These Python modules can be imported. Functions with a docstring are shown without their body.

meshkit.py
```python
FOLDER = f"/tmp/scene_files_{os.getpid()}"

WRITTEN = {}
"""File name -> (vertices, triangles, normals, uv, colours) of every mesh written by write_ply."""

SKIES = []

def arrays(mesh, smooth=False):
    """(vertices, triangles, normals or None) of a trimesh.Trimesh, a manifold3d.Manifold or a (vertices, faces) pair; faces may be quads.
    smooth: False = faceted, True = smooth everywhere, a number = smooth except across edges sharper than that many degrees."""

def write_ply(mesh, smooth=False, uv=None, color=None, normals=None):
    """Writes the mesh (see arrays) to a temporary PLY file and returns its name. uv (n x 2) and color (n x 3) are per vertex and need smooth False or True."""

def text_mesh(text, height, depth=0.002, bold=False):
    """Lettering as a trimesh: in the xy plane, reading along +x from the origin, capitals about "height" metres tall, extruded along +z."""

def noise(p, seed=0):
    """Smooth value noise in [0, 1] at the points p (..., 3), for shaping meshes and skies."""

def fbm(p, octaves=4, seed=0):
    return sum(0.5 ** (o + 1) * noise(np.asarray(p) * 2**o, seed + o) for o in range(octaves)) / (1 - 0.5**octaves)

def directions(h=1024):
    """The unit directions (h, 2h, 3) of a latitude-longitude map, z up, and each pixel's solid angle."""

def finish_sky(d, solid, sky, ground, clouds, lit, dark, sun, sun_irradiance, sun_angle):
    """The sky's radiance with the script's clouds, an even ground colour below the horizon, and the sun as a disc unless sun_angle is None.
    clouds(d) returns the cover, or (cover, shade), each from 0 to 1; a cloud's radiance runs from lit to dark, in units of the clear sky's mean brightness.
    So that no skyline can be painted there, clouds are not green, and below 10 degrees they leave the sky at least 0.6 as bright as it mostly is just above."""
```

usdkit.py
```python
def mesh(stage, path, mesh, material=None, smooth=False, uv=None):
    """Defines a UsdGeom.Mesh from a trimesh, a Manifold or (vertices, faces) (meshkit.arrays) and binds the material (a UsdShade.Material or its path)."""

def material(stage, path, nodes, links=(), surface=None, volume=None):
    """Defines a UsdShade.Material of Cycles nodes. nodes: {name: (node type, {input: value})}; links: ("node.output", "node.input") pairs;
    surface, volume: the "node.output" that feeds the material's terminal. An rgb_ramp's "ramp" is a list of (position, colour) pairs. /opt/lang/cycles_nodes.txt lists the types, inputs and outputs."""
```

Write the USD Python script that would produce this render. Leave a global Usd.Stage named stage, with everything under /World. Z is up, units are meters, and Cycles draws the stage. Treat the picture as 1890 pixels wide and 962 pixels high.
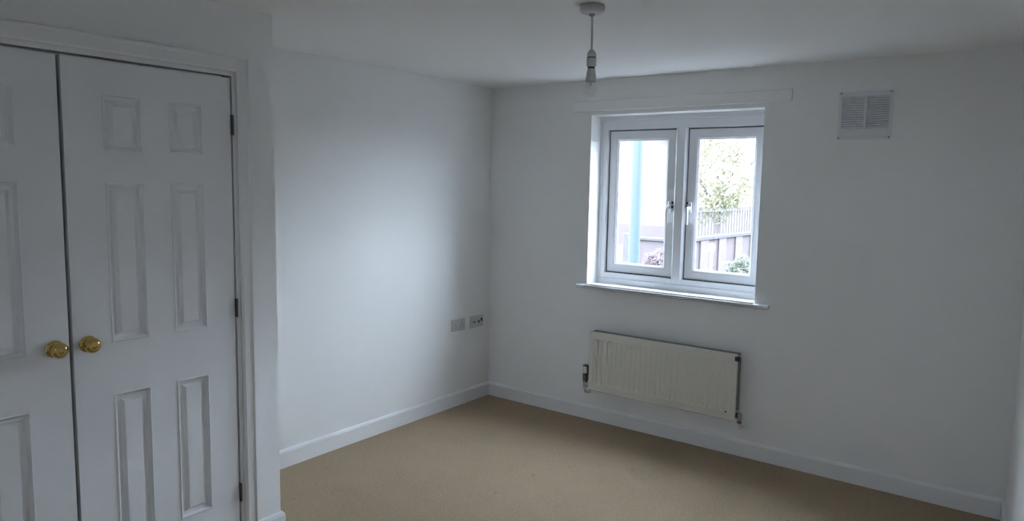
import math, random
import numpy as np, trimesh, manifold3d as m3
from shapely.geometry import Polygon, box as sbox, LineString
import meshkit, usdkit
from pxr import Usd, UsdGeom, UsdLux, UsdShade, Gf, Sdf, Vt

stage = Usd.Stage.CreateInMemory()
UsdGeom.SetStageUpAxis(stage, 'Z')
UsdGeom.SetStageMetersPerUnit(stage, 1.0)
UsdGeom.Xform.Define(stage, '/World')
UsdGeom.Scope.Define(stage, '/World/Looks')

# ---------------------------------------------------------------- camera
CAM = dict(x=3.3399, y=-4.1328, z=1.6126, yaw=36.1505, pitch=-6.0081, roll=1.1128, f=1310.18, cx=967.74, cy=476.29)
EXPOSURE = 6.0
OVERCAST = 24.3                       # zenith radiance of the thin cloud layer, three quarters of it at the horizon
HAZE = 0.02                           # strength of the hazy clear sky behind it
SUN_EL, SUN_AZ = 20.0, 40.0         # the sun stands behind thick haze (no disc): only its glow lights the room
SKY_COLOR = (0.80, 0.945, 1.16)       # the camera's white balance


def set_camera():
    y, p, r = [math.radians(CAM[k]) for k in ('yaw', 'pitch', 'roll')]
    fwd = np.array([-math.sin(y) * math.cos(p), math.cos(y) * math.cos(p), math.sin(p)])
    right = np.array([math.cos(y), math.sin(y), 0.0])
    up = np.cross(right, fwd)
    r2 = math.cos(r) * right + math.sin(r) * up
    u2 = -math.sin(r) * right + math.cos(r) * up
    m = Gf.Matrix4d(*r2, 0, *u2, 0, *(-fwd), 0, CAM['x'], CAM['y'], CAM['z'], 1)
    cam = UsdGeom.Camera.Define(stage, '/World/camera')
    cam.AddTransformOp().Set(m)
    ap = 36.0
    cam.CreateHorizontalApertureAttr(ap)
    cam.CreateVerticalApertureAttr(ap * 962 / 1890)
    cam.CreateFocalLengthAttr(CAM['f'] * ap / 1890)
    cam.CreateHorizontalApertureOffsetAttr(-(CAM['cx'] - 945) / 1890 * ap)
    cam.CreateVerticalApertureOffsetAttr((CAM['cy'] - 481) / 1890 * ap)
    cam.CreateClippingRangeAttr(Gf.Vec2f(0.02, 500))
    cam.CreateExposureAttr(EXPOSURE)


set_camera()


def mat(name, nodes, links=(), surface=None):
    return usdkit.material(stage, '/World/Looks/' + name, nodes, links, surface)


# bright overcast sky, the same all round
sky = UsdLux.DomeLight.Define(stage, '/World/sky_dome')
sky.CreateIntensityAttr(1.0)
sky_mat = mat('hazy_overcast_sky', {
    'k': ('sky_texture', {'sky_type': 'multiple_scattering', 'sun_disc': False, 'sun_elevation': math.radians(SUN_EL), 'sun_rotation': math.radians(90 - SUN_AZ), 'aerosol_density': 8.0}),
    'g': ('geometry', {}), 's': ('separate_xyz', {}),
    'r': ('rgb_ramp', {'ramp': [(e, (OVERCAST * (0.72 + 0.28 * e),) * 3) for e in (0.0, 0.25, 0.5, 0.75, 1.0)]}),
    'h': ('mix_color', {'blend_type': 'multiply', 'fac': 1.0, 'b': (HAZE, HAZE, HAZE), 'use_clamp_result': False}),
    'a': ('mix_color', {'blend_type': 'add', 'fac': 1.0, 'use_clamp_result': False}),
    'w': ('mix_color', {'blend_type': 'multiply', 'fac': 1.0, 'b': SKY_COLOR, 'use_clamp_result': False}),
    'b': ('background_shader', {'strength': 1.0 / 2 ** EXPOSURE})},
    [('g.position', 's.vector'), ('s.z', 'r.fac'), ('k.color', 'h.a'), ('h.result', 'a.a'), ('r.color', 'a.b'), ('a.result', 'w.a'), ('w.result', 'b.color')], 'b.background')
UsdShade.MaterialBindingAPI.Apply(sky.GetPrim()).Bind(sky_mat)


# ---------------------------------------------------------------- materials
def plain(name, color, rough=0.5, metallic=0.0, spec=0.5, noise=None, bump=None, **kw):
    """principled paint; noise = (scale, amount) varies the tone, bump = (scale, distance, strength)."""
    nodes = {'p': ('principled_bsdf', dict(base_color=color, roughness=rough, metallic=metallic, specular_ior_level=spec, **kw))}
    links = []
    if noise or bump:
        nodes['g'] = ('texture_coordinate', {})
    if noise:
        s, a = noise
        nodes['n'] = ('noise_texture', {'scale': s, 'detail': 4.0})
        nodes['r'] = ('rgb_ramp', {'ramp': [(0.25, tuple(c * (1 - a) for c in color)), (0.75, tuple(min(c * (1 + a), 0.95) for c in color))]})
        links += [('g.object', 'n.vector'), ('n.fac', 'r.fac'), ('r.color', 'p.base_color')]
    if bump:
        s, d, k = bump
        nodes['bn'] = ('noise_texture', {'scale': s, 'detail': 3.0})
        nodes['b'] = ('bump', {'distance': d, 'strength': k})
        links += [('g.object', 'bn.vector'), ('bn.fac', 'b.height'), ('b.normal', 'p.normal')]
    return mat(name, nodes, links, 'p.BSDF')


M = {}
M['wall'] = plain('wall_paint', (0.89, 0.89, 0.872), 0.75, spec=0.3, noise=(1.2, 0.012), bump=(140, 0.0006, 0.25))
M['ceiling'] = plain('ceiling_paint', (0.89, 0.89, 0.875), 0.85, spec=0.2, bump=(120, 0.0006, 0.25))
M['gloss'] = plain('white_gloss_paint', (0.86, 0.86, 0.85), 0.32, bump=(60, 0.0004, 0.15))
M['door'] = plain('door_paint', (0.84, 0.845, 0.845), 0.42, bump=(220, 0.0005, 0.2))
M['upvc'] = plain('white_upvc', (0.86, 0.87, 0.89), 0.28)
M['upvc_handle'] = plain('white_handle_enamel', (0.80, 0.80, 0.80), 0.3)
M['gasket'] = plain('dark_gasket', (0.03, 0.03, 0.035), 0.6)
M['seal'] = plain('grey_rubber_seal', (0.16, 0.165, 0.175), 0.6)
M['plastic'] = plain('white_plastic', (0.74, 0.74, 0.73), 0.35)
M['socket'] = plain('socket_plastic', (0.62, 0.62, 0.62), 0.35)
M['pin'] = plain('dark_opening', (0.03, 0.03, 0.03), 0.7)
M['vent'] = plain('vent_plastic', (0.77, 0.79, 0.81), 0.45)
M['vent_back'] = plain('vent_backing', (0.60, 0.62, 0.64), 0.7)
M['pendant'] = plain('pendant_plastic', (0.62, 0.63, 0.62), 0.4)
M['rose'] = plain('rose_plastic', (0.55, 0.55, 0.56), 0.4)
M['cord'] = plain('cord_pvc', (0.60, 0.60, 0.58), 0.5)
M['radiator'] = plain('radiator_enamel', (0.74, 0.72, 0.63), 0.35)
M['radiator_in'] = plain('radiator_grille', (0.42, 0.42, 0.38), 0.5)
M['radiator_gap_shade'] = plain('radiator_painted_shade', (0.20, 0.20, 0.17), 0.6)  # shade of the gap behind the radiator, put into a dark colour
M['brass'] = mat('polished_brass', {'p': ('principled_bsdf', dict(base_color=(0.58, 0.43, 0.15), metallic=1.0, roughness=0.07))}, [], 'p.BSDF')
M['hinge'] = plain('dark_hinge_steel', (0.10, 0.095, 0.09), 0.4, metallic=0.6)
M['chrome'] = plain('valve_chrome', (0.45, 0.45, 0.44), 0.3, metallic=0.9)
M['valve_dark'] = plain('valve_grip', (0.06, 0.06, 0.065), 0.5)
M['screw'] = plain('dark_screw', (0.3, 0.3, 0.3), 0.45, metallic=0.5)
M['carpet'] = mat('beige_carpet', {
    'g': ('texture_coordinate', {}),
    'n1': ('noise_texture', {'scale': 230.0, 'detail': 3.0}),
    'n2': ('noise_texture', {'scale': 5.0, 'detail': 4.0, 'roughness': 0.6}),
    'n3': ('noise_texture', {'scale': 17.0, 'detail': 2.0}),
    'r1': ('rgb_ramp', {'ramp': [(0.25, (0.365, 0.277, 0.183)), (0.75, (0.505, 0.390, 0.268))]}),
    'r2': ('rgb_ramp', {'ramp': [(0.3, (0.95, 0.95, 0.95)), (0.7, (1.0, 1.0, 1.0))]}),
    'r3': ('rgb_ramp', {'ramp': [(0.24, (0.72, 0.68, 0.62)), (0.30, (1, 1, 1))]}),
    'm': ('mix_color', {'blend_type': 'multiply', 'fac': 1.0}),
    'm2': ('mix_color', {'blend_type': 'multiply', 'fac': 1.0}),
    'n4': ('noise_texture', {'scale': 75.0, 'detail': 3.0, 'roughness': 0.65}),
    'r4': ('rgb_ramp', {'ramp': [(0.3, (0.86, 0.855, 0.84)), (0.7, (1.06, 1.065, 1.08))]}),
    'm4': ('mix_color', {'blend_type': 'multiply', 'fac': 1.0, 'use_clamp_result': False}),
    'b': ('bump', {'distance': 0.006, 'strength': 0.7}),
    'p': ('principled_bsdf', {'roughness': 0.95, 'specular_ior_level': 0.05})},
    [('g.object', 'n1.vector'), ('g.object', 'n2.vector'), ('g.object', 'n3.vector'), ('n1.fac', 'r1.fac'), ('n2.fac', 'r2.fac'), ('n3.fac', 'r3.fac'),
     ('r1.color', 'm.a'), ('r2.color', 'm.b'), ('m.result', 'm2.a'), ('r3.color', 'm2.b'), ('g.object', 'n4.vector'), ('n4.fac', 'r4.fac'), ('m2.result', 'm4.a'), ('r4.color', 'm4.b'), ('m4.result', 'p.base_color'), ('n1.fac', 'b.height'), ('b.normal', 'p.normal')], 'p.BSDF')


def clear_glass(name, tint, rough, f0):
    """thin clear glass: Schlick's reflectance from both sides of the sheet (no total reflection at the inner face, as in a real parallel pane)"""
    return mat(name, {
        'g': ('geometry', {}), 'd': ('vector_math', {'math_type': 'dot_product'}), 'ab': ('math', {'math_type': 'absolute'}),
        'om': ('math', {'math_type': 'subtract', 'value1': 1.0}), 'pw': ('math', {'math_type': 'power', 'value2': 5.0}),
        'f': ('math', {'math_type': 'multiply_add', 'value2': 1.0 - f0, 'value3': f0}),
        't': ('transparent_bsdf', {'color': tint}), 'gl': ('glossy_bsdf', {'color': (1, 1, 1), 'roughness': rough}), 'm': ('mix_closure', {})},
        [('g.incoming', 'd.vector1'), ('g.normal', 'd.vector2'), ('d.value', 'ab.value1'), ('ab.value', 'om.value2'), ('om.value', 'pw.value1'), ('pw.value', 'f.value1'),
         ('f.value', 'm.fac'), ('t.BSDF', 'm.closure1'), ('gl.BSDF', 'm.closure2')], 'm.closure')


M['pane'] = clear_glass('window_pane_glass', (0.975, 0.98, 0.98), 0.02, 0.035)
M['bulb'] = clear_glass('clear_bulb_glass', (0.97, 0.975, 0.97), 0.04, 0.04)
# outdoors
M['render'] = plain('pale_house_render', (0.092, 0.083, 0.084), 0.8, noise=(2.5, 0.04))
M['turquoise'] = plain('turquoise_post_paint', (0.0215, 0.0335, 0.0335), 0.5)
M['concrete'] = plain('pale_concrete', (0.13, 0.13, 0.127), 0.8, noise=(6, 0.06))
M['coping'] = plain('grey_coping', (0.029, 0.027, 0.028), 0.8, noise=(6, 0.06))
M['pier_dark'] = plain('dark_gatepost', (0.045, 0.042, 0.043), 0.8, noise=(8, 0.1))
M['rail'] = plain('weathered_railing', (0.022, 0.018, 0.0185), 0.5)
M['white_post'] = plain('white_post_paint', (0.3, 0.3, 0.3), 0.4)
M['tile'] = plain('faded_roof_tile', (0.075, 0.066, 0.067), 0.7, noise=(5, 0.1))
M['bark'] = plain('tree_bark', (0.10, 0.085, 0.075), 0.9, noise=(20, 0.2))
M['ground'] = plain('paving', (0.045, 0.044, 0.043), 0.9, noise=(1.5, 0.12))


def brick(name, a, b, mortar):
    return mat(name, {'g': ('texture_coordinate', {}), 'mp': ('mapping', {'rotation': (math.pi / 2, 0.0, 0.0)}), 's': ('separate_xyz', {}), 'ad': ('math', {'math_type': 'add'}), 'c': ('combine_xyz', {}),
               'b': ('brick_texture', {'color1': a, 'color2': b, 'mortar': mortar, 'scale': 1.0, 'brick_width': 0.225, 'row_height': 0.075, 'mortar_size': 0.008}),
               'p': ('principled_bsdf', {'roughness': 0.85})},
               [('g.object', 's.vector'), ('s.x', 'ad.value1'), ('s.y', 'ad.value2'), ('ad.value', 'c.x'), ('s.z', 'c.y'), ('c.vector', 'b.vector'), ('b.color', 'p.base_color')], 'p.BSDF')


M['brick_pale'] = brick('pale_pink_brick', (0.058, 0.0425, 0.0430), (0.063, 0.0475, 0.0475), (0.062, 0.052, 0.052))
M['brick_rose'] = brick('rose_brick', (0.050, 0.034, 0.034), (0.056, 0.039, 0.039), (0.050, 0.042, 0.042))


def leafy(name, c1, c2):
    return mat(name, {'g': ('texture_coordinate', {}), 'n': ('noise_texture', {'scale': 3.0, 'detail': 3.0}), 'r': ('rgb_ramp', {'ramp': [(0.3, c1), (0.7, c2)]}),
               'd': ('diffuse_bsdf', {}), 't': ('translucent_bsdf', {}), 'm': ('mix_closure', {'fac': 0.4})},
               [('g.object', 'n.vector'), ('n.fac', 'r.fac'), ('r.color', 'd.color'), ('r.color', 't.color'), ('d.BSDF', 'm.closure1'), ('t.BSDF', 'm.closure2')], 'm.closure')


M['leaf'] = leafy('spring_leaves', (0.20, 0.20, 0.130), (0.31, 0.30, 0.205))
M['leaf_pink'] = leafy('pink_shrub_leaves', (0.085, 0.066, 0.068), (0.125, 0.102, 0.104))
M['leaf_green'] = leafy('green_shrub_leaves', (0.065, 0.075, 0.055), (0.140, 0.145, 0.120))

# ---------------------------------------------------------------- helpers
used = {}


def path_of(name, parent=None):
    base = str(parent.GetPath()) if parent else '/World'
    k = used.get((base, name), 0)
    used[(base, name)] = k + 1
    return f'{base}/{name}' + (f'_{k:03d}' if k else '')


def tag(p, label=None, cat=None, group=None, kind=None):
    p = p.GetPrim() if hasattr(p, 'GetPrim') else p
    for k, v in (('label', label), ('category', cat), ('group', group), ('kind', kind)):
        if v:
            p.SetCustomDataByKey(k, v)
    return p


def obj(name, mesh, material, parent=None, smooth=False, label=None, cat=None, group=None, kind=None):
    m = usdkit.mesh(stage, path_of(name, parent), mesh, M[material], smooth)
    return tag(m.GetPrim(), label, cat, group, kind)


def thing(name, label, cat, loc=(0, 0, 0), rotz=0.0, group=None, kind=None):
    x = UsdGeom.Xform.Define(stage, path_of(name))
    x.AddTranslateOp().Set(Gf.Vec3d(*loc))
    if rotz:
        x.AddRotateZOp().Set(rotz)
    return tag(x.GetPrim(), label, cat, group, kind)


def join(*ms):
    return trimesh.util.concatenate([m for m in ms])


def rbox(x0, x1, y0, y1, z0, z1, b=0.0):
    """box with chamfered edges"""
    x0, x1 = sorted((x0, x1)); y0, y1 = sorted((y0, y1)); z0, z1 = sorted((z0, z1))
    if b <= 0:
        return trimesh.creation.box(bounds=[[x0, y0, z0], [x1, y1, z1]])
    b = min(b, (x1 - x0) * .45, (y1 - y0) * .45, (z1 - z0) * .45)
    P = []
    for i, (xa, xs) in enumerate(((x0, 1), (x1, -1))):
        for ya, ys in ((y0, 1), (y1, -1)):
            for za, zs in ((z0, 1), (z1, -1)):
                P += [(xa + xs * b, ya + ys * b, za), (xa + xs * b, ya, za + zs * b), (xa, ya + ys * b, za + zs * b)]
    return trimesh.convex.convex_hull(np.array(P))


def mbox(x0, x1, y0, y1, z0, z1):
    return m3.Manifold.cube((x1 - x0, y1 - y0, z1 - z0)).translate((x0, y0, z0))


def tm(man):
    m = man.to_mesh()
    return trimesh.Trimesh(np.array(m.vert_properties[:, :3]), np.array(m.tri_verts), process=False)


def lathe(profile, n=40, axis='z', at=(0, 0, 0)):
    """profile: (r, h) from one end to the other"""
    m = trimesh.creation.revolve(np.array(profile, float), sections=n)
    if axis == 'x':
        m.apply_transform(trimesh.geometry.align_vectors([0, 0, 1], [1, 0, 0]))
    elif axis == '-x':
        m.apply_transform(trimesh.geometry.align_vectors([0, 0, 1], [-1, 0, 0]))
    elif axis == '-y':
        m.apply_transform(trimesh.geometry.align_vectors([0, 0, 1], [0, -1, 0]))
    m.apply_translation(at)
    return m


def tube(points, r, n=14, steps=6):
    """round bar along a smoothed path (Catmull-Rom through points)"""
    P = np.array(points, float)
    if len(P) > 2:
        Q = np.vstack([2 * P[0] - P[1], P, 2 * P[-1] - P[-2]])
        out = []
        for i in range(1, len(Q) - 2):
            for t in np.linspace(0, 1, steps, endpoint=False):
                a, b, c, d = Q[i - 1:i + 3]
                out.append(0.5 * (2 * b + (c - a) * t + (2 * a - 5 * b + 4 * c - d) * t * t + (3 * b - a - 3 * c + d) * t ** 3))
        P = np.array(out + [P[-1]])
    T = np.gradient(P, axis=0)
    T /= np.linalg.norm(T, axis=1)[:, None]
    ref = np.array([0.0, 0, 1]) if abs(T[0][2]) < .9 else np.array([1.0, 0, 0])
    V = []
    rr = np.broadcast_to(r, (len(P),)) if np.ndim(r) == 0 else np.interp(np.linspace(0, 1, len(P)), np.linspace(0, 1, len(r)), r)
    for p, t, q in zip(P, T, rr):
        u = ref - t * (ref @ t); u /= np.linalg.norm(u); ref = u
        w = np.cross(t, u)
        a = np.linspace(0, 2 * np.pi, n, endpoint=False)
        V.append(p + q * (np.cos(a)[:, None] * u + np.sin(a)[:, None] * w))
    k = len(P)
    V = np.vstack(V + [P[:1], P[-1:]])
    F = []
    for i in range(k - 1):
        for j in range(n):
            a, b = i * n + j, i * n + (j + 1) % n
            F += [(a, b, b + n), (a, b + n, a + n)]
    for j in range(n):
        F += [(k * n, (j + 1) % n, j), (k * n + 1, (k - 1) * n + j, (k - 1) * n + (j + 1) % n)]
    return trimesh.Trimesh(V, np.array(F), process=False)


def prism(poly, axis, a0, a1):
    """extrude a 2-D outline: axis 'x' -> (y,z) outline along x; 'y' -> (x,z) along y; 'z' -> (x,y) along z"""
    P = Polygon(poly) if not hasattr(poly, 'exterior') else poly
    m = trimesh.creation.extrude_polygon(P, abs(a1 - a0), engine='earcut')
    lo = min(a0, a1)
    v = m.vertices.copy()
    if axis == 'x':
        m.vertices = np.stack([v[:, 2] + lo, v[:, 0], v[:, 1]], 1)
    elif axis == 'y':
        m.vertices = np.stack([v[:, 0], v[:, 2] + lo, v[:, 1]], 1)
        m.faces = m.faces[:, ::-1]
    else:
        m.vertices = v + [0, 0, lo]
    return m


# ---------------------------------------------------------------- the room
H = 2.30                                   # ceiling height
C = 0.633                                  # face of the cupboard wall
L = 2.274                                  # where the cupboard wall ends
WX0, WX1, WZ0, WZ1 = 0.853, 2.003, 0.937, 2.071   # opening in the window wall
RX = 3.2928                                # right-hand corner
SKEW = math.tan(math.radians(3.5))         # the right wall is a little out of square
YB = -5.0                                  # wall behind the camera
D1, DG0, DG1, D2 = -2.475, -3.0925, -3.1055, -3.723   # door edges: right leaf D1..DG0, left leaf DG1..D2
DZ = 2.014                                 # top of the doors
xr = lambda y: RX - y * SKEW

floor_poly = [(-0.3, 0.3), (xr(0) + 0.4, 0.3), (xr(YB) + 0.4, YB - 0.3), (-0.3, YB - 0.3)]
obj('floor', prism(floor_poly, 'z', -0.12, 0.0), 'carpet', label='beige cut-pile carpet covering the whole bedroom floor', cat='floor', kind='structure')
obj('ceiling', prism(floor_poly, 'z', H, H + 0.15), 'ceiling', label='plain white painted ceiling of the bedroom', cat='ceiling', kind='structure')
wall_far = mbox(-0.3, xr(0) + 0.4, 0, 0.30, 0, H) - mbox(WX0, WX1, -0.1, 0.131, WZ0 - 0.025, WZ1) - mbox(WX0 - 0.0, 2.045, 0.13, 0.5, WZ0 - 0.025, WZ1)
obj('wall_far', tm(wall_far), 'wall', label='white painted far wall with the window and radiator', cat='wall', kind='structure')
obj('wall_left', tm(mbox(-0.3, 0, YB, 0, 0, H)), 'wall', label='white alcove wall left of the window, with the two socket plates', cat='wall', kind='structure')
obj('wall_return', tm(mbox(0, C - 0.1, -L - 0.1, -L, 0, H)), 'wall', label='short return wall between the alcove and the cupboard front', cat='wall', kind='structure')
wc = mbox(C - 0.1, C, YB, -L, 0, H) - mbox(C - 0.2, C + 0.1, D2 - 0.034, D1 + 0.034, -0.1, DZ + 0.034)
obj('wall_cupboard', tm(wc), 'wall', label='white wall around the double cupboard doors, ending in a free corner', cat='wall', kind='structure')
obj('wall_right', prism([(xr(0), 0), (xr(0) + 0.3, 0), (xr(YB) + 0.3, YB), (xr(YB), YB)], 'z', 0, H), 'wall', label='white wall at the far right edge, seen almost edge on', cat='wall', kind='structure')
NX0, NX1, NZ0, NZ1 = 2.28, 2.68, 1.35, 2.05   # small unseen window added behind the camera to lift the ambient light
obj('wall_near', tm(mbox(-0.3, xr(YB) + 0.3, YB - 0.3, YB, 0, H) - mbox(NX0, NX1, YB - 0.4, YB + 0.1, NZ0, NZ1)), 'wall', label='white wall behind the camera', cat='wall', kind='structure')

# skirting boards: 103 mm, chamfered top
SK, ST = 0.1038, 0.016


def skirt_profile():
    return [(0, 0), (ST, 0), (ST, SK - 0.018), (ST - 0.004, SK - 0.008), (0.006, SK - 0.001), (0, SK)]


pf = skirt_profile()
# each mitred at inside corners
def skirting(name, p0, p1, label, n, m0=0.0, m1=0.0):
    """board along p0->p1 with its face on the left (normal n); m0/m1: how far the face edge is pulled in at each end"""
    p0, p1, n = np.array(p0, float), np.array(p1, float), np.array(n, float)
    t = (p1 - p0) / np.linalg.norm(p1 - p0)
    V = []
    for e, (p, s) in enumerate(((p0, m0), (p1, -m1))):
        for d, z in pf:
            q = p + n * d + t * s * d / ST
            V.append((q[0], q[1], z))
    k = len(pf)
    F = []
    for i in range(k):
        j = (i + 1) % k
        F += [(i, j, k + j), (i, k + j, k + i)]
    for i in range(1, k - 1):
        F += [(0, i + 1, i), (k, k + i, k + i + 1)]
    m = trimesh.Trimesh(np.array(V), np.array(F), process=False)
    m.fix_normals()
    obj(name, m, 'gloss', label=label, cat='skirting board', kind='structure')


skirting('baseboard_far', (0, 0), (xr(0), 0), 'white skirting board along the window wall under the radiator', (0, -1), ST, ST)
skirting('baseboard_left', (0, -L), (0, 0), 'white skirting board along the alcove wall under the sockets', (1, 0), ST, ST)
AY = -2.396                                # right edge of the architrave
skirting('baseboard_cupboard', (C, AY), (C, -L), 'short white skirting board between the cupboard frame and the wall corner', (1, 0), 0, -ST)
skirting('baseboard_return', (C, -L), (0, -L), 'white skirting board around the corner behind the cupboard', (0, 1), -ST, ST)
nr = np.array([-1, -SKEW]) / math.hypot(1, SKEW)
skirting('baseboard_right', (xr(0), 0), (xr(YB), YB), 'white skirting board along the right-hand wall', nr, ST, 0)

# ---------------------------------------------------------------- cupboard doors
def arch_rail(y0, y1, z0, z1):
    return rbox(C, C + 0.016, y0, y1, z0, z1, 0.004)


AW = 0.055
AI = AY - AW                               # inner edge of the architrave, right
AIL = D2 - (AI - D1)                       # inner edge on the left
AT = 2.0955
fr = thing('trim_1', 'white painted frame and architrave round the double cupboard doors', 'door frame', kind='structure')
UsdGeom.Xformable(fr)
def moulded(y0, y1, z0, z1, vertical, outer):
    """architrave board: a flat board with a raised outer back band and a sloped inner edge"""
    a, b = (y0, y1) if vertical else (z0, z1)
    if outer > 0:
        prof = [(a, 0), (a, 0.010), (a + 0.010, 0.014), (b - 0.014, 0.015), (b - 0.008, 0.020), (b - 0.001, 0.020), (b, 0.018), (b, 0)]
    else:
        prof = [(b, 0), (b, 0.010), (b - 0.010, 0.014), (a + 0.014, 0.015), (a + 0.008, 0.020), (a + 0.001, 0.020), (a, 0.018), (a, 0)]
    m = trimesh.creation.extrude_polygon(Polygon(prof), (z1 - z0) if vertical else (y1 - y0), engine='earcut')
    v = m.vertices
    if vertical:
        m.vertices = np.stack([C + v[:, 1], v[:, 0], z0 + v[:, 2]], 1)
    else:
        m.vertices = np.stack([C + v[:, 1], y0 + v[:, 2], v[:, 0]], 1)
    m.fix_normals()
    return m


AB = AT - AW
obj('architrave', moulded(AI, AY, 0, AT, True, 1), 'gloss', fr)
obj('architrave', moulded(AIL - AW, AIL, 0, AT, True, -1), 'gloss', fr)
obj('architrave', moulded(AIL, AI, AB, AT, False, 1), 'gloss', fr, label='architrave board over the doors')
obj('jamb', rbox(C - 0.1, C - 0.001, D1 + 0.008, D1 + 0.034, 0, DZ + 0.034), 'gloss', fr)
obj('jamb', rbox(C - 0.1, C - 0.001, D2 - 0.034, D2 - 0.008, 0, DZ + 0.034), 'gloss', fr)
obj('head_jamb', rbox(C - 0.1, C - 0.001, D2 - 0.008, D1 + 0.008, DZ + 0.009, DZ + 0.034), 'gloss', fr)
obj('door_stop', rbox(C - 0.075, C - 0.041, D1 - 0.012, D1 + 0.008, 0, DZ), 'gloss', fr)
obj('door_stop', rbox(C - 0.075, C - 0.041, D2 - 0.008, D2 + 0.012, 0, DZ), 'gloss', fr)
obj('door_stop', rbox(C - 0.075, C - 0.041, D2 + 0.012, D1 - 0.012, DZ - 0.012, DZ + 0.009), 'gloss', fr)


def panel_mesh(y0, y1, z0, z1, x):
    rings = [(0.0, 0.0), (0.002, 0.0022), (0.005, 0.0022), (0.007, -0.001), (0.014, -0.0105), (0.023, -0.0115), (0.026, -0.011), (0.037, -0.0032), (0.039, -0.0027)]
    V, F = [], []
    for d, h in rings:
        V += [(x + h, y0 + d, z0 + d), (x + h, y1 - d, z0 + d), (x + h, y1 - d, z1 - d), (x + h, y0 + d, z1 - d)]
    for i in range(len(rings) - 1):
        for j in range(4):
            a, b = 4 * i + j, 4 * i + (j + 1) % 4
            F += [(a, b, b + 4), (a, b + 4, a + 4)]
    k = 4 * (len(rings) - 1)
    F += [(k, k + 1, k + 2), (k, k + 2, k + 3)]
    # back face
    n = len(V)
    V += [(x - 0.018, y0, z0), (x - 0.018, y1, z0), (x - 0.018, y1, z1), (x - 0.018, y0, z1)]
    F += [(n, n + 2, n + 1), (n, n + 3, n + 2)]
    for j in range(4):
        a, b = j, (j + 1) % 4
        F += [(b, a, n + a), (b, n + a, n + b)]
    return trimesh.Trimesh(np.array(V, float), np.array(F), process=False)


def knob_parts(y, z, parent):
    rose = lathe([(0, 0.0), (0.029, 0.0), (0.0295, 0.003), (0.027, 0.006), (0.019, 0.008), (0.014, 0.010), (0.0, 0.010)], 40, 'x', (C + 0.0005, y, z))
    ball = [(0.0, 0.009), (0.011, 0.009), (0.0105, 0.016), (0.012, 0.021), (0.019, 0.025), (0.0255, 0.031), (0.0275, 0.037), (0.0265, 0.043), (0.022, 0.049), (0.016, 0.0525), (0.013, 0.0515), (0.010, 0.0525), (0.0, 0.0545)]
    k = obj('knob', lathe(ball, 48, 'x', (C + 0.0005, y, z)), 'brass', parent, smooth=40, label='round polished brass knob')
    obj('knob_rose', rose, 'brass', k, smooth=40)


def hinge_mesh(y, z0, z1):
    g = [tube([(C + 0.005, y, z0), (C + 0.005, y, z1)], 0.0055, 12)]
    for f in (0.2, 0.4, 0.6, 0.8):
        zz = z0 + (z1 - z0) * f
        g.append(lathe([(0, -0.0007), (0.0063, -0.0007), (0.0063, 0.0007), (0, 0.0007)], 12, 'z', (C + 0.005, y, zz)))
    g.append(rbox(C - 0.03, C + 0.001, y - 0.0035, y + 0.0035, z0, z1))
    return join(*g)


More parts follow.
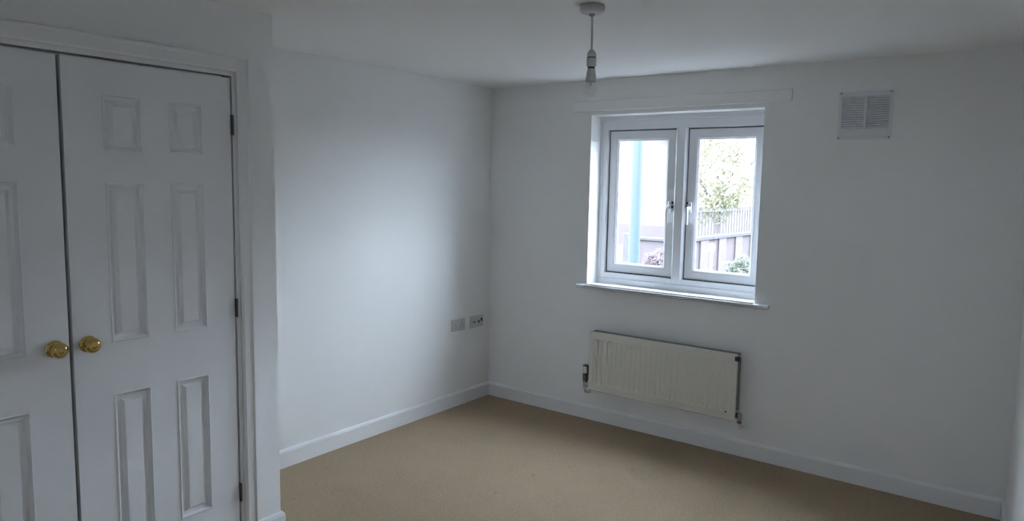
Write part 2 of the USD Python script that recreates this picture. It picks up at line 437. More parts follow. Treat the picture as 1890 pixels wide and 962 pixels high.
def leaf(name, y0, y1, label, knob_y, hinge_y, mirror):
    t = thing(name, label, 'cupboard door', kind='structure')
    rows = [(1.700, 1.893), (1.005, 1.585), (0.238, 0.813)]
    cols = [(y0 + 0.127, y0 + 0.262), (y1 - 0.255, y1 - 0.121)] if not mirror else [(y0 + 0.121, y0 + 0.255), (y1 - 0.262, y1 - 0.127)]
    slab = sbox(y0, 0.008, y1, DZ)
    holes = [sbox(a, c, b, d) for a, b in cols for c, d in rows]
    for h in holes:
        slab = slab.difference(h)
    m = trimesh.creation.extrude_polygon(slab, 0.036, engine='earcut')
    v = m.vertices
    m.vertices = np.stack([C - 0.038 + v[:, 2], v[:, 0], v[:, 1]], 1)
    obj('leaf', m, 'door', t)
    for a, b in cols:
        for c, d in rows:
            obj('panel', panel_mesh(a, b, c, d, C - 0.002), 'door', t)
    knob_parts(knob_y, 1.015, t)
    for z0, z1 in ((1.785, 1.866), (1.031, 1.108), (0.224, 0.301)):
        obj('hinge', hinge_mesh(hinge_y, z0, z1), 'hinge', t, smooth=40, label='dark steel butt hinge')


leaf('door_1', DG0, D1, 'white six-panel cupboard door on the right, hinged beside the wall corner', -3.047, D1 + 0.004, False)
leaf('door_2', D2, DG1, 'white six-panel cupboard door on the left, cut off by the picture edge', -3.151, D2 - 0.004, True)

# ---------------------------------------------------------------- window
W = thing('window_1', 'white plastic double casement window above the radiator', 'window', kind='structure')
FX0, FX1, FZ0, FZ1 = 0.853, 2.040, 0.937, 2.071
FY = 0.131                                 # room face of the frame
MX0, MX1 = 1.405, 1.479                    # mullion
GB, GT = 1.012, 1.982                      # bottom and top of the sash openings
SL = (0.908, MX0)
SR = (MX1, 1.978)


def frame_mesh():
    o = sbox(FX0, FZ0, FX1, FZ1).difference(sbox(SL[0], GB, SL[1], GT)).difference(sbox(SR[0], GB, SR[1], GT)).difference(sbox(MX0 - .001, GB, MX1 + .001, GT))
    return prism(o, 'y', FY, FY + 0.048)


obj('frame', frame_mesh(), 'upvc', W)
obj('mullion', prism([(MX0, FY + 0.006), (MX0 + 0.010, FY - 0.004), (MX1 - 0.010, FY - 0.004), (MX1, FY + 0.006), (MX1, FY + 0.048), (MX0, FY + 0.048)], 'z', GB - 0.03, GT + 0.02), 'upvc', W)
# sloped inner lip that runs round the outer frame
lip = [rbox(FX0 + 0.03, FX1, FY - 0.006, FY + 0.004, FZ1 - 0.034, FZ1 - 0.022, 0.002), rbox(FX0 + 0.02, FX0 + 0.028, FY - 0.004, FY + 0.004, FZ0 + 0.03, FZ1 - 0.022, 0.002), rbox(FX0 + 0.03, FX1, FY - 0.005, FY + 0.004, FZ0 + 0.034, FZ0 + 0.042, 0.002)]
obj('frame_lip', join(*lip), 'upvc', W)


def ring(x0, x1, z0, z1, w, y0, y1, bevel=0.0):
    o = sbox(x0, z0, x1, z1).difference(sbox(x0 + w, z0 + w, x1 - w, z1 - w))
    return prism(o, 'y', y0, y1)


def bead_ring(x0, x1, z0, z1, w, ya, yb):
    """chamfered glazing bead: ya at the outer edge (room side), yb at the glass"""
    V = []
    for d, y in ((0.0, yb), (0.0, ya), (w * 0.35, ya), (w, yb - 0.004), (w, yb)):
        V += [(x0 + d, y, z0 + d), (x1 - d, y, z0 + d), (x1 - d, y, z1 - d), (x0 + d, y, z1 - d)]
    F = []
    n = 5
    for i in range(n):
        for j in range(4):
            a, b = 4 * i + j, 4 * i + (j + 1) % 4
            c, d = 4 * ((i + 1) % n) + j, 4 * ((i + 1) % n) + (j + 1) % 4
            F += [(a, b, d), (a, d, c)]
    m = trimesh.Trimesh(np.array(V, float), np.array(F), process=False)
    m.fix_normals()
    return m


def sash(x0, x1, left):
    g = 0.009
    x0, x1, z0, z1 = x0 + g, x1 - g, GB + g, GT - g
    sy = FY + 0.024
    w = 0.046
    s = obj('sash', ring(x0, x1, z0, z1, w, sy, sy + 0.026), 'upvc', W)
    obj('glazing_bead', bead_ring(x0 + w - 0.001, x1 - w + 0.001, z0 + w - 0.001, z1 - w + 0.001, 0.020, sy + 0.003, sy + 0.015), 'upvc', s)
    obj('pane', rbox(x0 + w - 0.005, x1 - w + 0.005, sy + 0.016, sy + 0.022, z0 + w - 0.005, z1 - w + 0.005), 'pane', s)
    obj('gasket', ring(x0 - g + .0005, x1 + g - .0005, z0 - g + .0005, z1 + g - .0005, g, sy + 0.004, sy + 0.010), 'seal', s, label='dark rubber seal round the sash')
    # handle on the stile next to the mullion
    hx = x1 - 0.022 if left else x0 + 0.022
    sg = -1 if left else 1
    zc = 1.475
    base = rbox(hx - 0.014, hx + 0.014, sy - 0.012, sy + 0.001, zc - 0.034, zc + 0.040, 0.005)
    lever = tube([(hx, sy - 0.010, zc), (hx, sy - 0.040, zc - 0.002), (hx + sg * 0.000, sy - 0.052, zc - 0.018), (hx + sg * 0.001, sy - 0.050, zc - 0.060), (hx + sg * 0.001, sy - 0.047, zc - 0.104)], [0.011, 0.0105, 0.010, 0.0095, 0.008], 14)
    gap_discs = []
    for zz in (zc + 0.031, zc + 0.003):
        gap_discs.append(lathe([(0, 0), (0.0075, 0), (0.0075, 0.004), (0, 0.004)], 14, '-y', (hx - sg * 0.016, sy - 0.006, zz)))
    h = obj('handle', join(base, lever), 'upvc_handle', s, smooth=40, label='white lever window handle')
    obj('handle_gap_dots', join(*gap_discs), 'gasket', s)  # dark discs standing in for the dark gaps beside the handle


sash(*SL, True)
sash(*SR, False)
# internal window board
sill = [(0.131, WZ0 - 0.026), (-0.028, WZ0 - 0.026), (-0.036, WZ0 - 0.020), (-0.038, WZ0 - 0.012), (-0.036, WZ0 - 0.005), (-0.030, WZ0), (0.131, WZ0)]
s1 = prism([(y, z) for y, z in sill], 'x', WX0 + 0.0005, WX1 - 0.0005)
s2 = prism([(0.0, WZ0 - 0.026)] + [(y, z) for y, z in sill[1:6]] + [(0.0, WZ0)], 'x', 0.786, 2.092)
obj('window_sill', join(s1, s2), 'gloss', W, label='white painted window board')

W2 = thing('window_2', 'small unseen white plastic window added behind the camera for ambient fill light', 'window', kind='structure')
o = sbox(NX0, NZ0, NX1, NZ1).difference(sbox(NX0 + 0.05, NZ0 + 0.05, NX1 - 0.05, NZ1 - 0.05))
obj('frame', prism(o, 'y', YB - 0.20, YB - 0.13), 'upvc', W2)
s2 = obj('sash', ring(NX0 + 0.048, NX1 - 0.048, NZ0 + 0.048, NZ1 - 0.048, 0.05, YB - 0.185, YB - 0.14), 'upvc', W2)
obj('pane', rbox(NX0 + 0.09, NX1 - 0.09, YB - 0.165, YB - 0.160, NZ0 + 0.09, NZ1 - 0.09), 'pane', s2)
obj('window_sill', rbox(NX0 - 0.03, NX1 + 0.05, YB + 0.0005, YB + 0.035, NZ0 - 0.025, NZ0, 0.006), 'gloss', W2)

# ---------------------------------------------------------------- batten above the window
obj('curtain_batten', rbox(0.705, 2.153, -0.010, 0.0, 2.096, 2.166, 0.004), 'wall', label='long flat painted-over curtain batten on the wall above the window', cat='batten')

# ---------------------------------------------------------------- vent
V0, V1, VZ0, VZ1 = 2.400, 2.664, 1.878, 2.132
v = thing('air_vent', 'square white plastic ventilation grille high on the wall right of the window', 'vent', (0, 0, 0))
IX0, IX1, IZ0, IZ1 = 2.418, 2.648, 1.936, 2.104
o = sbox(V0, VZ0, V1, VZ1).difference(sbox(IX0, IZ0, IX1, IZ1))
obj('flange', prism(o, 'y', -0.007, 0.0), 'vent', v)
obj('backing', rbox(IX0 - 0.004, IX1 + 0.004, -0.0018, -0.0002, IZ0 - 0.004, IZ1 + 0.004), 'vent_back', v)
obj('divider', rbox(2.527, 2.540, -0.009, -0.001, IZ0 - 0.002, IZ1 + 0.002, 0.002), 'vent', v)
nsl = 14
for (a, b) in ((IX0, 2.527), (2.540, IX1)):
    for k in range(nsl):
        zz = IZ0 + (k + 0.5) * (IZ1 - IZ0) / nsl
        sl = prism([(-0.0075, zz - 0.0035), (-0.0065, zz - 0.0042), (-0.0015, zz + 0.0026), (-0.0025, zz + 0.0036)], 'x', a - 0.001, b + 0.001)
        obj('slat', sl, 'vent', v)
for (a, b) in ((IX0, 2.527), (2.540, IX1)):
    w_ = (b - a) / 3
    for j in (1, 2):
        obj('crossbar', rbox(a + j * w_ - 0.0018, a + j * w_ + 0.0018, -0.008, -0.001, IZ0 - 0.001, IZ1 + 0.001), 'vent', v)
obj('bottom_slide', rbox(IX0 + 0.004, IX1 - 0.004, -0.010, -0.006, 1.893, 1.926, 0.002), 'vent', v)
for sx, sz in ((V0 + 0.009, VZ0 + 0.010), (V1 - 0.010, VZ0 + 0.010), (V1 - 0.012, VZ1 - 0.010), (V0 + 0.010, VZ1 - 0.010)):
    obj('screw', lathe([(0, 0), (0.0048, 0), (0.0042, 0.0016), (0.002, 0.0024), (0, 0.0026)], 14, '-y', (sx, -0.007, sz)), 'screw', v, label='dark fixing screw')

# ---------------------------------------------------------------- sockets
def socket(yc, zc, label, kind):
    t = thing('socket_plate', label, 'socket')
    w, h = 0.146, 0.086
    obj('plate', rbox(0.0, 0.0095, yc - w / 2, yc + w / 2, zc - h / 2, zc + h / 2, 0.003), 'socket', t)
    x = 0.0095
    if kind == 'power':
        for s in (-1, 1):
            yo = yc + s * 0.036
            obj('socket_face', rbox(x - 0.001, x + 0.0012, yo - 0.026, yo + 0.026, zc - 0.036, zc + 0.010, 0.001), 'socket', t)
            holes = [rbox(x + 0.0008, x + 0.0016, yo - 0.002, yo + 0.002, zc - 0.004, zc + 0.005), rbox(x + 0.0008, x + 0.0016, yo - 0.0145, yo - 0.0075, zc - 0.021, zc - 0.017), rbox(x + 0.0008, x + 0.0016, yo + 0.0075, yo + 0.0145, zc - 0.021, zc - 0.017)]
            obj('pin_holes', join(*holes), 'pin', t)
            sw = prism([(x - 0.001, zc + 0.014), (x + 0.0035, zc + 0.014), (x + 0.001, zc + 0.026), (x + 0.0025, zc + 0.036), (x - 0.001, zc + 0.036)], 'y', yo + s * 0.010 - 0.006, yo + s * 0.010 + 0.006)
            obj('rocker_switch', sw, 'socket', t)
    else:
        for k, yo in enumerate((yc - 0.036, yc + 0.018, yc + 0.050)):
            obj('outlet_module', rbox(x - 0.001, x + 0.002, yo - 0.012 if k else yo - 0.022, yo + 0.012 if k else yo + 0.022, zc - 0.026, zc + 0.026, 0.001), 'socket', t)
        co = lathe([(0, 0.0), (0.0075, 0.0), (0.0075, 0.009), (0.0055, 0.010), (0.0055, 0.004), (0, 0.004)], 20, 'x', (x + 0.0015, yc - 0.036, zc))
        obj('coaxial_outlet', co, 'chrome', t, smooth=40)
        obj('outlet_opening', rbox(x + 0.0015, x + 0.0026, yc + 0.011, yc + 0.025, zc - 0.012, zc + 0.006), 'pin', t)
        obj('outlet_opening', rbox(x + 0.0015, x + 0.0026, yc + 0.042, yc + 0.058, zc - 0.004, zc + 0.020), 'pin', t)
    for s in (-1, 1):
        obj('plate_screw', lathe([(0, 0), (0.003, 0), (0.0026, 0.001), (0, 0.0013)], 10, 'x', (x, yc + s * 0.060, zc)), 'chrome', t)


socket(-0.356, 0.593, 'white double power socket on the alcove wall, further from the corner', 'power')
socket(-0.152, 0.589, 'white outlet plate with dark openings on the alcove wall, nearest the corner', 'tv')

# ---------------------------------------------------------------- radiator
R0, R1, RZ0, RZ1 = 0.940, 1.950, 0.234, 0.636
rad = thing('radiator', 'cream ribbed panel radiator on the wall under the window', 'radiator')


def rib_panel(x0, x1, z0, z1, yf, yb, n=27):
    """pressed steel panel: flat borders, vertical channels between"""
    zs = [z0, z0 + 0.004, z0 + 0.045, z0 + 0.062, z1 - 0.062, z1 - 0.045, z1 - 0.004, z1]
    amp = [0, 0, 0, 1, 1, 0, 0, 0]
    off = [0.004, 0.0, 0, 0, 0, 0, 0.0, 0.004]
    m = 0.030
    xs = [x0, x0 + 0.004, x0 + m]
    dep = [0, 0, 0]
    oo = [0.004, 0, 0]
    pitch = (x1 - x0 - 2 * m) / n
    for k in range(n):
        a = x0 + m + k * pitch
        for f, d in ((0.06, 0.0), (0.28, 0.0036), (0.72, 0.0036), (0.94, 0.0)):
            xs.append(a + f * pitch); dep.append(d); oo.append(0)
    xs += [x1 - m, x1 - 0.004, x1]
    dep += [0, 0, 0]; oo += [0, 0, 0.004]
    nx, nz = len(xs), len(zs)
    V = [(x, yf + max(o2, off[j]) + d * amp[j], z) for j, z in enumerate(zs) for x, d, o2 in zip(xs, dep, oo)]
    F = []
    for j in range(nz - 1):
        for i in range(nx - 1):
            a = j * nx + i
            F += [(a, a + 1, a + nx + 1), (a, a + nx + 1, a + nx)]
    # back and sides
    rim = [i for i in range(nx)] + [j * nx + nx - 1 for j in range(1, nz)] + [(nz - 1) * nx + i for i in range(nx - 2, -1, -1)] + [j * nx for j in range(nz - 2, 0, -1)]
    b0 = len(V)
    V += [(V[r][0], yb, V[r][2]) for r in rim]
    k = len(rim)
    for i in range(k):
        a, b = rim[i], rim[(i + 1) % k]
        F += [(b, a, b0 + i), (b, b0 + i, b0 + (i + 1) % k)]
    c = len(V)
    V.append(((x0 + x1) / 2, yb, (z0 + z1) / 2))
    for i in range(k):
        F.append((c, b0 + (i + 1) % k, b0 + i))
    return trimesh.Trimesh(np.array(V, float), np.array(F), process=False)


obj('front_panel', rib_panel(R0, R1, RZ0, RZ1, -0.092, -0.076), 'radiator', rad)
fin = []
for k in range(50):
    x = R0 + 0.03 + k * (R1 - R0 - 0.06) / 49
    fin.append(rbox(x - 0.0006, x + 0.0006, -0.077, -0.046, RZ0 + 0.03, RZ1 - 0.012))
obj('convector_fins', join(*fin), 'radiator_in', rad, kind='stuff')
obj('top_gap_shade', rbox(R0 + 0.006, R1 - 0.006, -0.0758, -0.016, RZ1 - 0.009, RZ1 - 0.004), 'radiator_gap_shade', rad, label='dark plate painting the shade behind the top edge')  # dark plate painting the shadowed gap between panel and wall
obj('side_gap_shade', rbox(R1 - 0.008, R1 - 0.003, -0.0758, -0.016, RZ0 + 0.055, RZ1 - 0.048), 'radiator_gap_shade', rad)  # dark plate painting the gap shade at the right end
obj('header_tube', join(rbox(R0 + 0.012, R1 - 0.012, -0.077, -0.060, RZ1 - 0.040, RZ1 - 0.016, 0.004), rbox(R0 + 0.012, R1 - 0.012, -0.077, -0.060, RZ0 + 0.014, RZ0 + 0.040, 0.004)), 'radiator', rad)
for x in (R0 + 0.16, R1 - 0.16):
    obj('wall_bracket', join(rbox(x - 0.015, x + 0.015, -0.006, -0.0005, RZ0 + 0.05, RZ1 - 0.03), rbox(x - 0.012, x + 0.012, -0.062, -0.005, RZ0 + 0.06, RZ0 + 0.075), rbox(x - 0.012, x + 0.012, -0.062, -0.005, RZ1 - 0.06, RZ1 - 0.045)), 'chrome', rad)
# bleed valve (top right) and end plugs
obj('bleed_valve', join(tube([(R1 - 0.013, -0.068, RZ1 - 0.028), (R1 + 0.010, -0.068, RZ1 - 0.028)], 0.011, 12), rbox(R1 - 0.016, R1 + 0.006, -0.0955, -0.066, RZ1 - 0.040, RZ1 - 0.012, 0.004)), 'hinge', rad, label='dark bleed valve at the top right corner')
obj('end_plug', tube([(R1 - 0.055, -0.0935, RZ0 + 0.047), (R1 - 0.055, -0.089, RZ0 + 0.047)], 0.005, 12), 'hinge', rad)
obj('end_plug', tube([(R0 + 0.010, -0.066, RZ1 - 0.028), (R0 - 0.004, -0.066, RZ1 - 0.028)], 0.010, 12), 'radiator', rad)
# lockshield valve, right
lx = R1 + 0.022
ls = obj('lockshield_valve', join(
    tube([(R1 - 0.014, -0.068, RZ0 + 0.030), (lx, -0.068, RZ0 + 0.030)], 0.011, 12),
    lathe([(0, -0.026), (0.011, -0.026), (0.013, -0.018), (0.013, 0.016), (0.010, 0.020), (0, 0.020)], 16, 'z', (lx, -0.068, RZ0 + 0.026))), 'chrome', rad, smooth=40, label='dull metal lockshield valve at the bottom right')
obj('valve_nut', lathe([(0, -0.007), (0.0165, -0.007), (0.0175, -0.004), (0.0175, 0.004), (0.0165, 0.007), (0, 0.007)], 6, 'x', (R1 + 0.006, -0.068, RZ0 + 0.030)), 'hinge', rad)
obj('valve_nut', lathe([(0, -0.007), (0.0135, -0.007), (0.0135, 0.007), (0, 0.007)], 6, 'z', (lx, -0.068, RZ0 - 0.006)), 'hinge', rad)
obj('supply_pipe', tube([(lx, -0.068, RZ0 - 0.008), (lx, -0.068, RZ0 - 0.028), (lx + 0.004, -0.058, RZ0 - 0.048), (lx + 0.010, -0.030, RZ0 - 0.056), (lx + 0.014, -0.003, RZ0 - 0.058)], 0.0075, 12), 'plastic', rad, smooth=40)
# thermostatic valve, left
tx = R0 - 0.036
obj('thermostat_valve', join(tube([(R0 + 0.014, -0.068, RZ0 + 0.030), (tx, -0.068, RZ0 + 0.030)], 0.010, 12),
    lathe([(0, -0.022), (0.010, -0.022), (0.012, -0.014), (0.012, 0.018), (0, 0.018)], 16, 'z', (tx, -0.068, RZ0 + 0.030))), 'chrome', rad, smooth=40, label='thermostatic valve at the left end')
tv = obj('thermostat_head', lathe([(0, 0.018), (0.014, 0.018), (0.018, 0.026), (0.0185, 0.066), (0.016, 0.074), (0.0, 0.074)], 24, 'z', (tx, -0.068, RZ0 + 0.030)), 'valve_dark', rad, smooth=40, label='dark ribbed thermostat grip')
obj('thermostat_cap', lathe([(0, 0.074), (0.016, 0.074), (0.0175, 0.078), (0.0175, 0.116), (0.015, 0.124), (0.0, 0.125)], 24, 'z', (tx, -0.068, RZ0 + 0.030)), 'plastic', tv, smooth=40)
obj('thermostat_ring', join(lathe([(0.0, 0.123), (0.0178, 0.123), (0.0178, 0.129), (0.0, 0.129)], 24, 'z', (tx, -0.068, RZ0 + 0.030)), rbox(tx + 0.0172, tx + 0.0195, -0.075, -0.061, RZ0 + 0.10, RZ0 + 0.156)), 'hinge', tv)
obj('supply_pipe', tube([(tx, -0.068, RZ0 + 0.010), (tx, -0.068, RZ0 - 0.012), (tx - 0.002, -0.056, RZ0 - 0.030), (tx - 0.004, -0.028, RZ0 - 0.038), (tx - 0.005, -0.003, RZ0 - 0.040)], 0.0075, 12), 'plastic', rad, smooth=40)

# ---------------------------------------------------------------- pendant lamp
PX, PY = 1.870, -1.708
pl = thing('pendant_light', 'bare pendant light hanging from the ceiling with a clear unlit bulb', 'ceiling light', (PX, PY, 0))
obj('ceiling_rose', lathe([(0, H), (0.047, H), (0.049, H - 0.004), (0.049, H - 0.016), (0.046, H - 0.024), (0.038, H - 0.030), (0.012, H - 0.033), (0.008, H - 0.042), (0.0, H - 0.042)], 48), 'rose', pl, smooth=40, label='round white ceiling rose')
obj('cord', tube([(0, 0, H - 0.035), (0.0015, 0, 2.22), (0.003, 0, 2.12)], 0.0042, 12), 'cord', pl, smooth=True)
hz = 2.132
holder = obj('lampholder', lathe([(0, hz), (0.006, hz), (0.010, hz - 0.003), (0.017, hz - 0.012), (0.0185, hz - 0.026), (0.0185, hz - 0.027), (0.0165, hz - 0.0275), (0.0165, hz - 0.0315), (0.0190, hz - 0.032), (0.0190, hz - 0.060), (0.017, hz - 0.064), (0.013, hz - 0.065), (0.013, hz - 0.072), (0, hz - 0.072)], 40, 'z', (0.003, 0, 0)), 'pendant', pl, smooth=30)
for dz, r, h in ((0.0295, 0.0172, 0.0015), (0.068, 0.0138, 0.003)):
    obj('holder_groove', lathe([(0, -h), (r, -h), (r, h), (0, h)], 32, 'z', (0.003, 0, hz - dz)), 'hinge', holder)
obj('holder_skirt', lathe([(0, hz - 0.070), (0.0135, hz - 0.070), (0.0150, hz - 0.074), (0.0215, hz - 0.116), (0.0225, hz - 0.120), (0.0205, hz - 0.121), (0.0195, hz - 0.117), (0.012, hz - 0.078), (0, hz - 0.078)], 40, 'z', (0.003, 0, 0)), 'pendant', holder, smooth=30)
zc = 1.982
prof = [(0.0001, zc - 0.030)]
for a in np.linspace(-80, 48, 18):
    prof.append((0.030 * math.cos(math.radians(a)), zc + 0.030 * math.sin(math.radians(a))))
prof += [(0.016, zc + 0.028), (0.0125, zc + 0.034), (0.0115, zc + 0.046), (0.0001, zc + 0.046)]
obj('bulb', lathe(prof, 40, 'z', (0.003, 0, 0)), 'bulb', pl, smooth=True, label='clear glass bulb')
obj('filament_support', join(tube([(0.003, 0, zc + 0.045), (0.003, 0, zc + 0.012)], [0.004, 0.0025], 10), tube([(0.002, 0, zc + 0.014), (-0.006, 0, zc + 0.004)], 0.0006, 6), tube([(0.004, 0, zc + 0.014), (0.012, 0, zc + 0.004)], 0.0006, 6), tube([(-0.006, 0, zc + 0.004), (0.003, 0.004, zc + 0.001), (0.012, 0, zc + 0.004)], 0.0008, 6)), 'cord', pl)

# ---------------------------------------------------------------- outdoors (seen overexposed through the window)
G = -0.30
obj('ground', prism(Polygon([(-60, -60), (60, -60), (60, 70), (-60, 70)]).difference(sbox(-0.3, YB - 0.3, xr(YB) + 0.3, 0.3)), 'z', G - 0.2, G), 'ground', label='pale paved ground outside the window', cat='ground', kind='structure')
hs = thing('house', 'pale rendered house beyond the garden, seen through the left pane', 'house', (0, 0, 0))
hx0, hx1, hy0, hy1, he = -18.0, -6.05, 16.5, 25.0, 2.95
obj('house_wall', prism([(hx0, G), (hx1, G), (hx1, he), ((hx0 + hx1) / 2, he + 4.0), (hx0, he)], 'y', hy0, hy1), 'render', hs)
mx = (hx0 + hx1) / 2
for s, xe in ((-1, hx0), (1, hx1)):
    e = xe + s * 0.35
    sl = 4.0 / (mx - hx0)
    zz = he - 0.35 * sl
    obj('roof_slope', prism([(mx, he + 4.0), (e, zz), (e, zz + 0.16), (mx, he + 4.16)], 'y', hy0 - 0.25, hy1 + 0.25), 'tile', hs)
obj('plinth', rbox(hx0 - 0.03, hx1 + 0.03, hy0 - 0.04, hy0, G, 0.35), 'brick_pale', hs)

post = thing('turquoise_post', 'tall turquoise painted post on a pale plinth outside the left pane', 'post', (-1.90, 6.0, 0))
obj('shaft', lathe([(0, 0.33), (0.09, 0.33), (0.09, 5.0), (0, 5.0)], 24), 'turquoise', post, smooth=40)
obj('collar', lathe([(0, 0.33), (0.115, 0.33), (0.115, 0.36), (0.092, 0.38), (0, 0.38)], 24), 'turquoise', post, smooth=40)
obj('plinth', rbox(-0.25, 0.25, -0.25, 0.25, G, 0.335, 0.03), 'concrete', post)

# low garden wall: one stretch facing the room, one running away
gw = thing('garden_wall', 'low pink brick garden wall with grey coping and taller piers', 'garden wall')
AX, AYY, BX, BY = -2.62, 9.2, -2.30, 16.5
obj('brickwork', rbox(-3.55, AX + 0.0, AYY, AYY + 0.22, G, 0.48), 'brick_pale', gw)
obj('coping', rbox(-3.60, AX + 0.0, AYY - 0.04, AYY + 0.26, 0.48, 0.54, 0.01), 'coping', gw)
dirv = np.array([BX - AX, BY - AYY]); ln = np.linalg.norm(dirv); dirv /= ln
nv = np.array([dirv[1], -dirv[0]])          # faces +x


def along(s0, s1, d0, d1, z0, z1, b=0.0):
    m = rbox(s0, s1, d0, d1, z0, z1, b)
    v = m.vertices
    m.vertices = np.stack([AX + v[:, 0] * dirv[0] + v[:, 1] * nv[0], AYY + v[:, 0] * dirv[1] + v[:, 1] * nv[1], v[:, 2]], 1)
    m.fix_normals()
    return m


obj('brickwork', along(0, ln, -0.22, 0.0, G, 0.46), 'brick_rose', gw)
obj('coping', along(0, ln, -0.27, 0.05, 0.46, 0.54, 0.01), 'coping', gw)
for k in range(7):
    s = 0.15 + 0.95 * k
    obj('pier', along(s, s + 0.40, 0.0, 0.035, G, 0.459), 'brick_pale', gw)
rl = thing('railing', 'iron railing standing on the coping of the pink garden wall', 'railing')
obj('top_rail', along(0.1, ln, -0.13, -0.09, 1.06, 1.09), 'rail', rl)
for k in range(44):
    s = 0.15 + k * 0.16
    obj('railing_bar', along(s, s + 0.018, -0.12, -0.102, 0.54, 1.14), 'rail', rl)
gp = obj('gatepost', rbox(-3.78, -3.55, 9.1, 9.34, G, 0.62, 0.02), 'pier_dark', label='dark grey gatepost at the end of the garden wall, seen through the left pane', cat='gatepost')
bl = thing('bollard_light', 'slim white bollard light in front of the garden wall', 'bollard light', (-1.75, 8.9, 0))
obj('stem', lathe([(0, G), (0.03, G), (0.03, 0.36), (0, 0.36)], 16), 'white_post', bl, smooth=40)
obj('head', lathe([(0, 0.36), (0.05, 0.37), (0.075, 0.43), (0.07, 0.50), (0.04, 0.54), (0, 0.545)], 20), 'white_post', bl, smooth=40)

# distant brick house behind the tree
fh = thing('brick_house', 'distant rose brick house behind the pale tree, seen through the right pane', 'house')
obj('house_wall', rbox(-11.6, -7.5, 30, 36, G, 1.45), 'brick_rose', fh)
obj('roof', prism([(-11.9, 1.4505), (-7.2, 1.4505), (-9.55, 2.5)], 'y', 29.8, 36.2), 'tile', fh)
f1 = obj('window_opening', rbox(-9.3, -8.7, 29.95, 30.02, 0.5, 1.2), 'white_post', fh)


def leaves(n, center, radii, size, seed, flat=0.0):
    rng = np.random.default_rng(seed)
    d = rng.normal(size=(n, 3)); d /= np.linalg.norm(d, axis=1)[:, None]
    r = rng.uniform(0.35, 1.0, n) ** 0.5
    bumpy = 0.75 + 0.5 * meshkit.noise(d * 2.3 + 7, seed)
    p = np.array(center) + d * (r * bumpy)[:, None] * np.array(radii)
    a = rng.normal(size=(n, 3)); a /= np.linalg.norm(a, axis=1)[:, None]
    b = np.cross(a, rng.normal(size=(n, 3))); b /= np.linalg.norm(b, axis=1)[:, None]
    c = np.cross(a, b)
    s = size * rng.uniform(0.6, 1.3, n)[:, None]
    V = np.stack([p - a * s, p + b * s * 0.45 + c * s * 0.12, p + a * s, p - b * s * 0.45 + c * s * 0.12], 1).reshape(-1, 3)
    k = np.arange(n)[:, None] * 4
    F = np.vstack([k + [0, 1, 2], k + [0, 2, 3]])
    return trimesh.Trimesh(V, F, process=False)


tr = thing('tree', 'pale yellow-green leafy tree behind the garden wall, seen through the right pane', 'tree', (-3.70, 13.9, G))
obj('trunk', tube([(0, 0, 0), (0.1, 0.05, 1.0), (0.05, 0, 2.2)], [0.10, 0.075, 0.05], 12), 'bark', tr, smooth=True)
for k, (dx, dy, dz) in enumerate(((-0.7, 0.2, 2.7), (0.7, -0.2, 2.6), (0.2, 0.5, 3.2), (-0.4, -0.5, 2.3), (0.5, 0.2, 2.0))):
    obj('branch', tube([(0.08, 0.02, 1.1 + 0.1 * k), (dx * 0.5, dy * 0.5, 1.9), (dx, dy, dz)], [0.04, 0.028, 0.014], 8), 'bark', tr, smooth=True)
obj('crown', leaves(6500, (0.0, 0, 2.25), (1.05, 0.9, 1.35), 0.066, 3), 'leaf', tr, kind='stuff')

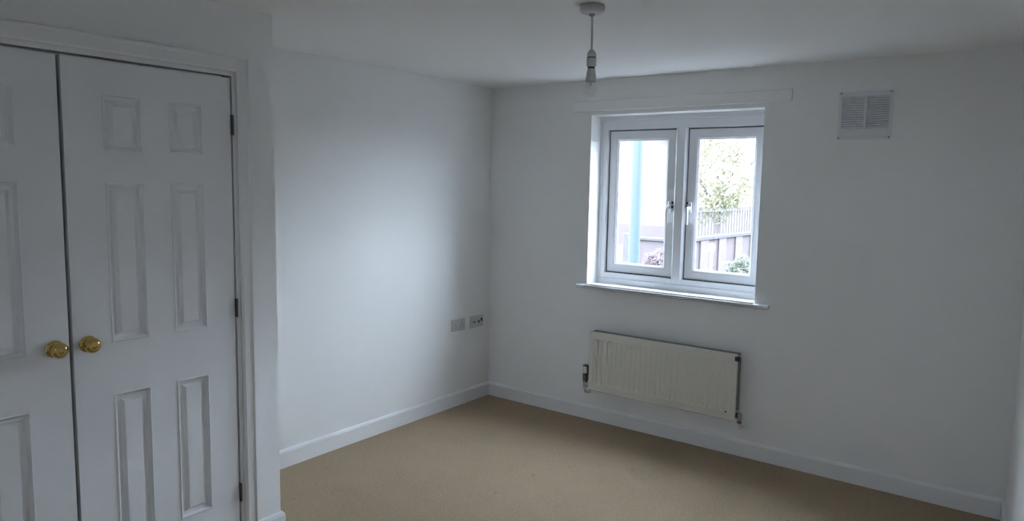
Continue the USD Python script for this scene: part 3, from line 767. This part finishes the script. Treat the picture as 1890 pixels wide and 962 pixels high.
for i, (x, y, rx, rz, m, lab) in enumerate((
        (-2.55, 8.3, 0.34, 0.36, 'leaf_pink', 'pinkish leafy shrub at the foot of the garden wall, seen through the left pane'),
        (-1.25, 9.3, 0.34, 0.30, 'leaf_green', 'small green shrub at the bottom right of the right pane'))):
    sh = thing('shrub', lab, 'shrub', (x, y, G))
    obj('foliage', leaves(900, (0, 0, rz), (rx, rx * 0.8, rz), 0.05, 20 + i), m, sh, kind='stuff')
    obj('stem', tube([(0, 0, 0), (0.02, 0.01, rz)], [0.02, 0.012], 8), 'bark', sh)

# houses to the right of the garden (they shade the window from that side) and one added across the road to block low sky light
def simple_house(x0, x1, y0, y1, he, hr, label, wall, axis, name='house'):
    t = thing(name, label, 'house')
    if axis == 'y':
        m = (x0 + x1) / 2
        obj('house_wall', prism([(x0, G), (x1, G), (x1, he), (m, hr), (x0, he)], 'y', y0, y1), wall, t)
        for xe, s in ((x0, -1), (x1, 1)):
            obj('roof_slope', prism([(m, hr), (xe + s * 0.3, he - 0.3 * (hr - he) / (m - x0)), (xe + s * 0.3, he + 0.16 - 0.3 * (hr - he) / (m - x0)), (m, hr + 0.16)], 'y', y0 - 0.25, y1 + 0.25), 'tile', t)
    else:
        m = (y0 + y1) / 2
        obj('house_wall', prism([(y0, G), (y1, G), (y1, he), (m, hr), (y0, he)], 'x', x0, x1), wall, t)
        for ye, s in ((y0, -1), (y1, 1)):
            obj('roof_slope', prism([(m, hr), (ye + s * 0.3, he - 0.3 * (hr - he) / (m - y0)), (ye + s * 0.3, he + 0.16 - 0.3 * (hr - he) / (m - y0)), (m, hr + 0.16)], 'x', x0 - 0.25, x1 + 0.25), 'tile', t)
    return t


nb = simple_house(12.0, 20.0, -9.0, 3.8, 8.2, 11.0, 'tall neighbouring brick house to the right of the window', 'brick_rose', 'y')
for yy in (-1.4, 1.2):
    for z0 in (0.6, 3.2, 5.8):
        obj('window_opening', rbox(11.94, 12.02, yy - 0.5, yy + 0.5, z0, z0 + 1.1), 'white_post', nb)

ac = simple_house(5.0, 17.5, 24.0, 32.0, 3.8, 6.0, 'unseen brick house straight across from the window, added to block low sky light', 'brick_rose', 'x')
for xx in (6.6, 9.6, 12.8, 15.9):
    for z0 in (0.5, 2.4):
        obj('window_opening', rbox(xx - 0.6, xx + 0.6, 23.95, 24.02, z0, z0 + 1.0), 'white_post', ac)
